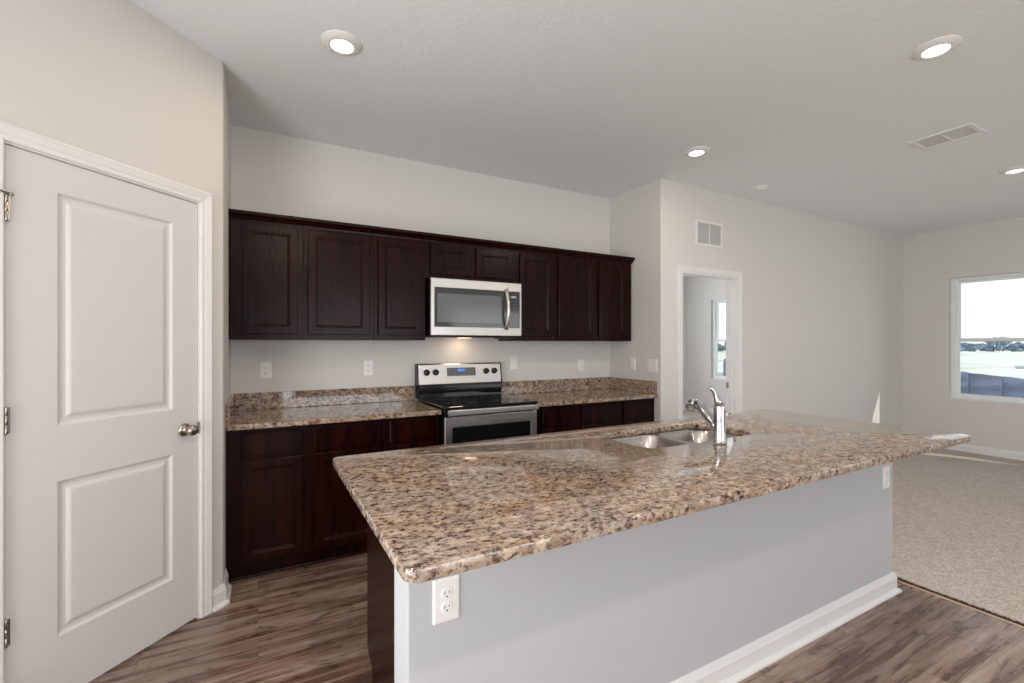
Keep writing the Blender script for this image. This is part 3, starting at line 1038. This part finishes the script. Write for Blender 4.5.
plate('wall_outlet', 'white outlet on the kitchen wall nearest the pantry wall', on_back(.046, 1.182), 'duplex', group='outlets above the counter')
plate('wall_outlet', 'white outlet halfway between the pantry wall and the range', on_back(.746, 1.182), 'duplex', group='outlets above the counter')
plate('wall_switch', 'white rocker switch plate just right of the range', on_back(2.034, 1.195), 'rocker', cat='switch')
plate('wall_outlet', 'white outlet on the kitchen wall near the right corner', on_back(2.790, 1.158), 'duplex', group='outlets above the counter')
on_stub = lambda y, z: (lambda u, v, d: (XR - d, y - u, z + v))
plate('wall_outlet', 'white outlet on the short side wall above the splash', on_stub(3.322, 1.176), 'duplex', group='outlets above the counter')
plate('wall_switch', 'white double switch plate on the short side wall near its edge', on_stub(3.072, 1.168), 'rocker', w=.119, cat='switch')
on_isl = lambda x, z: (lambda u, v, d: (x + u, IWY0 - d, z + v))
plate('island_outlet', 'white outlet under the near left corner of the island counter', on_isl(.4615, .652), 'duplex', h=.124, w=.079, group='outlets on the island half wall')
plate('island_outlet', 'white outlet at the far right end of the island half wall', on_isl(3.002, .640), 'duplex', group='outlets on the island half wall')

# ------------------------------------------------------------------ ceiling and wall fittings
spots = [(.363, 2.398, 'round recessed ceiling light nearest the pantry, above the left base cabinets', 6.0),
         (2.975, 1.000, 'round recessed ceiling light above the right end of the island', 22.0),
         (2.957, 2.425, 'round recessed ceiling light in front of the short side wall', 3.0),
         (5.640, 1.372, 'round recessed ceiling light over the living room carpet', 4.5)]
for x, y, lab, pw_ in spots:
    t = thing('recessed_light', lab, 'ceiling light', (x, y, H), 'recessed ceiling lights')
    MB().lathe([(.053, -.014), (.055, -.019), (.060, -.020), (.076, -.014), (.092, -.006), (.096, -.003), (.096, 0), (.053, 0)], (x, y, H), (0, 0, 1), 40).build('trim_ring', M['trim'], t)
    MB().lathe([(0, -.0175), (.040, -.0170), (.0535, -.0155), (.0535, -.001), (0, -.001)], (x, y, H), (0, 0, 1), 40).build('lens', M['lamp'], t, 'glowing white lens')
    ld = bpy.data.lights.new('recessed_lamp', 'AREA')
    lo = bpy.data.objects.new('recessed_lamp', ld)
    COL.objects.link(lo)
    ld.shape, ld.size, ld.energy, ld.color = 'DISK', .12, pw_, (1.0, .76, .52) if y > 2 else (1.0, .94, .88)
    lo.location = (x, y, H - .024)

v = thing('ceiling_vent', 'white rectangular air vent with two louvred panels in the ceiling', 'vent', (4.32, 1.395, H))
VX0, VX1, VY0, VY1 = 4.190, 4.455, 1.221, 1.570
f = MB()
for a, b_, c, d in ((VX0, VX1, VY0, VY0 + .03), (VX0, VX1, VY1 - .03, VY1), (VX0, VX0 + .03, VY0 + .03, VY1 - .03), (VX1 - .03, VX1, VY0 + .03, VY1 - .03), (VX0 + .03, VX1 - .03, 1.389, 1.402)):
    f.box(a, b_, c, d, H - .009, H, .002)
f.build('vent_frame', M['trim'], v)
for y0, y1 in ((VY0 + .03, 1.389), (1.402, VY1 - .03)):
    g = MB().box(VX0 + .03, VX1 - .03, y0, y1, H - .002, H - .0005)
    n = 12
    for i in range(n):
        x = VX0 + .034 + i * (VX1 - VX0 - .068) / (n - 1)
        g.add([(x - .007, y0, H - .0055), (x - .007, y1, H - .0055), (x + .005, y1, H - .0025), (x + .005, y0, H - .0025)], [(0, 1, 2, 3)])
    g.build('louvre_panel', M['grille'], v)
v = thing('return_grille', 'white louvred air return grille on the wall above the doorway', 'vent', (3.80, YL, 2.42))
GX0, GX1, GZ0, GZ1 = 3.612, 3.993, 2.303, 2.545
f = MB()
for a, b_, c, d in ((GX0, GX1, GZ0, GZ0 + .024), (GX0, GX1, GZ1 - .024, GZ1), (GX0, GX0 + .024, GZ0 + .024, GZ1 - .024), (GX1 - .024, GX1, GZ0 + .024, GZ1 - .024), (3.797, 3.808, GZ0 + .024, GZ1 - .024)):
    f.box(a, b_, YL - .008, YL, c, d, .002)
f.build('vent_frame', M['trim'], v)
for x0, x1 in ((GX0 + .024, 3.797), (3.808, GX1 - .024)):
    g = MB().box(x0, x1, YL - .002, YL - .0005, GZ0 + .024, GZ1 - .024)
    n = 16
    for i in range(n):
        z = GZ0 + .028 + i * (GZ1 - GZ0 - .056) / (n - 1)
        g.add([(x0, YL - .007, z - .005), (x1, YL - .007, z - .005), (x1, YL - .002, z + .005), (x0, YL - .002, z + .005)], [(0, 1, 2, 3)])
    g.build('louvre_panel', M['grille'] if False else mat('grille_pale', (.58, .58, .575, 1), .6), v)
sd = thing('smoke_detector', 'small round white smoke detector on the ceiling near the living wall', 'smoke detector', (4.157, 2.688, H))
MB().lathe([(.062, 0), (.062, -.012), (.056, -.016), (0, -.017)], (4.157, 2.688, H), (0, 0, 1), 28).build('base', M['plastic'], sd)
MB().lathe([(.046, -.0165), (.044, -.030), (.036, -.036), (0, -.037)], (4.157, 2.688, H), (0, 0, 1), 28).build('sensor_cap', M['trim'], sd)


# ------------------------------------------------------------------ windows
def window(name, Wn, label):
    y0, y1, z0, z1 = Wn
    t = thing(name, label, 'window', (XF + .07, (y0 + y1) / 2, z0), kind='structure')
    xo = XF + .135
    f = MB()
    for a, b_, c, d in ((y0, y0 + .045, z0, z1), (y1 - .045, y1, z0, z1), (y0 + .045, y1 - .045, z0, z0 + .03), (y0 + .045, y1 - .045, z1 - .032, z1)):
        f.box(XF + .062, xo, a, b_, c, d, .003)
    f.build('window_frame', M['vinyl'], t)
    zm = z0 + .758
    for nm, xa, za, zb, pz in (('upper_sash', XF + .105, zm - .022, z1 - .030, 1), ('lower_sash', XF + .075, z0 + .028, zm + .022, 0)):
        s = MB()
        ya, yb = y0 + .043, y1 - .043
        w_ = .036
        for a, b_, c, d in ((ya, ya + w_, za, zb), (yb - w_, yb, za, zb), (ya + w_, yb - w_, za, za + (.036 if pz else .04)), (ya + w_, yb - w_, zb - .036, zb)):
            s.box(xa, xa + .028, a, b_, c, d, .003)
        so = s.build(nm, M['vinyl'], t)
        MB().box(xa + .011, xa + .015, ya + w_ - .004, yb - w_ + .004, za + .03, zb - .03).build('pane', M['glass'], so)
    MB().box(XF + .062, XF + .078, (y0 + y1) / 2 - .03, (y0 + y1) / 2 + .03, zm + .022, zm + .036, .003).build('sash_lock', M['vinyl'], t)
    MB().box(XF - .004, XF + .062, y0 + .001, y1 - .001, z0 - .004, z0 + .010, .003).build('sill', M['trim'], t)


window('window_1', W1, 'white double-hung window in the far living room wall')
window('window_2', W2, 'white double-hung window seen through the open doorway')

# ------------------------------------------------------------------ outside
struct('ground', MB().box(XF + .15, 420, -260, 420, -.42, -.32), M['ground'], 'bright sandy building ground outside the windows', 'ground')


def fence(p0, p1, label, zt=.46):
    p0, p1 = Vector(p0), Vector(p1)
    t = thing('silt_fence', label, 'fence', ((p0.x + p1.x) / 2, (p0.y + p1.y) / 2, -.32), 'silt fences on the building ground')
    n = 60
    d = (p1 - p0) / n
    nn = Vector((-d.y, d.x)).normalized()
    rn = random.Random(11)
    rows = []
    for j in range(9):
        row = []
        for i in range(n + 1):
            p = p0 + d * i + nn * (.05 * math.sin(j * 1.7 + i * .35) + .03 * rn.uniform(-1, 1))
            row.append((p.x, p.y, -.32 + (zt + .32) * j / 8 + (.006 * math.sin(i * .9) if j == 8 else 0)))
        rows.append(row)
    mb = MB()
    k = n + 1
    back = [[(p[0] - nn.x * .012, p[1] - nn.y * .012, p[2]) for p in r] for r in rows]
    for rset in (rows, back):
        mb.add([p for r in rset for p in r], [(j * k + i, j * k + i + 1, (j + 1) * k + i + 1, (j + 1) * k + i) for j in range(8) for i in range(n)], True)
    mb.build('fabric', M['silt'], t)
    for i in range(0, n + 1, 10):
        p = p0 + d * i + nn * .09
        MB().box(p.x - .02, p.x + .02, p.y - .02, p.y + .02, -.4, zt - .01, .004).build('stake', M['stake'], t)


fence((13.0, 1.0), (23.0, 8.05), 'long dark silt fence seen low through the living room window')
fence((18.0, 13.2), (24.0, 17.6), 'dark silt fence seen low through the window beyond the doorway', .52)


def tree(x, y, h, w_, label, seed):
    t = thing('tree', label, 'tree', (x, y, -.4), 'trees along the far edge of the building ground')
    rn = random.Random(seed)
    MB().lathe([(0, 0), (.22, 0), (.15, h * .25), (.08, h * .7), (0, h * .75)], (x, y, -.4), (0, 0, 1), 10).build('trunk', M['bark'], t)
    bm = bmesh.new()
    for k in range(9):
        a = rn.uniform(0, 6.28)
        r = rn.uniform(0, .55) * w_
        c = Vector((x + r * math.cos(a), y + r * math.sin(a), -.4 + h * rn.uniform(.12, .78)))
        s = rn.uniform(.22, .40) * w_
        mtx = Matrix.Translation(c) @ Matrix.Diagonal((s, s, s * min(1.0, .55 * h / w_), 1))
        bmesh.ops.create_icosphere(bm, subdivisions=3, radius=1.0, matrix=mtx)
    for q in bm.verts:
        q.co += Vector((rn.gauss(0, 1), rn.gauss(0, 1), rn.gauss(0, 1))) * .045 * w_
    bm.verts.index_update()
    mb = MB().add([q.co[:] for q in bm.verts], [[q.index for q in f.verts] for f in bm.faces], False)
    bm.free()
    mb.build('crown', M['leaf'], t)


rn = random.Random(5)
kinds = ['hazy tree on the far edge of the ground, seen through the window']
for i in range(10):
    px = 955 + i * 9.6
    dd = 105 + (i % 2) * 9
    xr = (px - 512) / F_PX * dd
    X = math.cos(YAW) * xr + math.sin(YAW) * dd
    Y = -math.sin(YAW) * xr + math.cos(YAW) * dd
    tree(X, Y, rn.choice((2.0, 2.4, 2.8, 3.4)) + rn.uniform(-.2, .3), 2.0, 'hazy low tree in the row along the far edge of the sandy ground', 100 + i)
for i in range(3):
    px = 710 + i * 9
    dd = 100 + (i % 2) * 9
    xr = (px - 512) / F_PX * dd
    X = math.cos(YAW) * xr + math.sin(YAW) * dd
    Y = -math.sin(YAW) * xr + math.cos(YAW) * dd
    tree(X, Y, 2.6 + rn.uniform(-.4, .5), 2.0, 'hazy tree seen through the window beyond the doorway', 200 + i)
# low pale service box with a flat lid out on the sand
bxs = thing('utility_box', 'pale utility box with a flat lid standing on the sand outside', 'utility box', (29.2, 6.2, -.32))
bxx, bxy = 29.2, 6.2
MB().box(bxx - .25, bxx + .25, bxy - .25, bxy + .25, -.33, .30, .02).build('box_body', M['box'], bxs)
MB().box(bxx - .45, bxx + .45, bxy - .8, bxy + .8, .30, .42, .02).build('box_lid', M['box'], bxs)

for o in ALL:
    if '_at' in o:
        del o['_at']
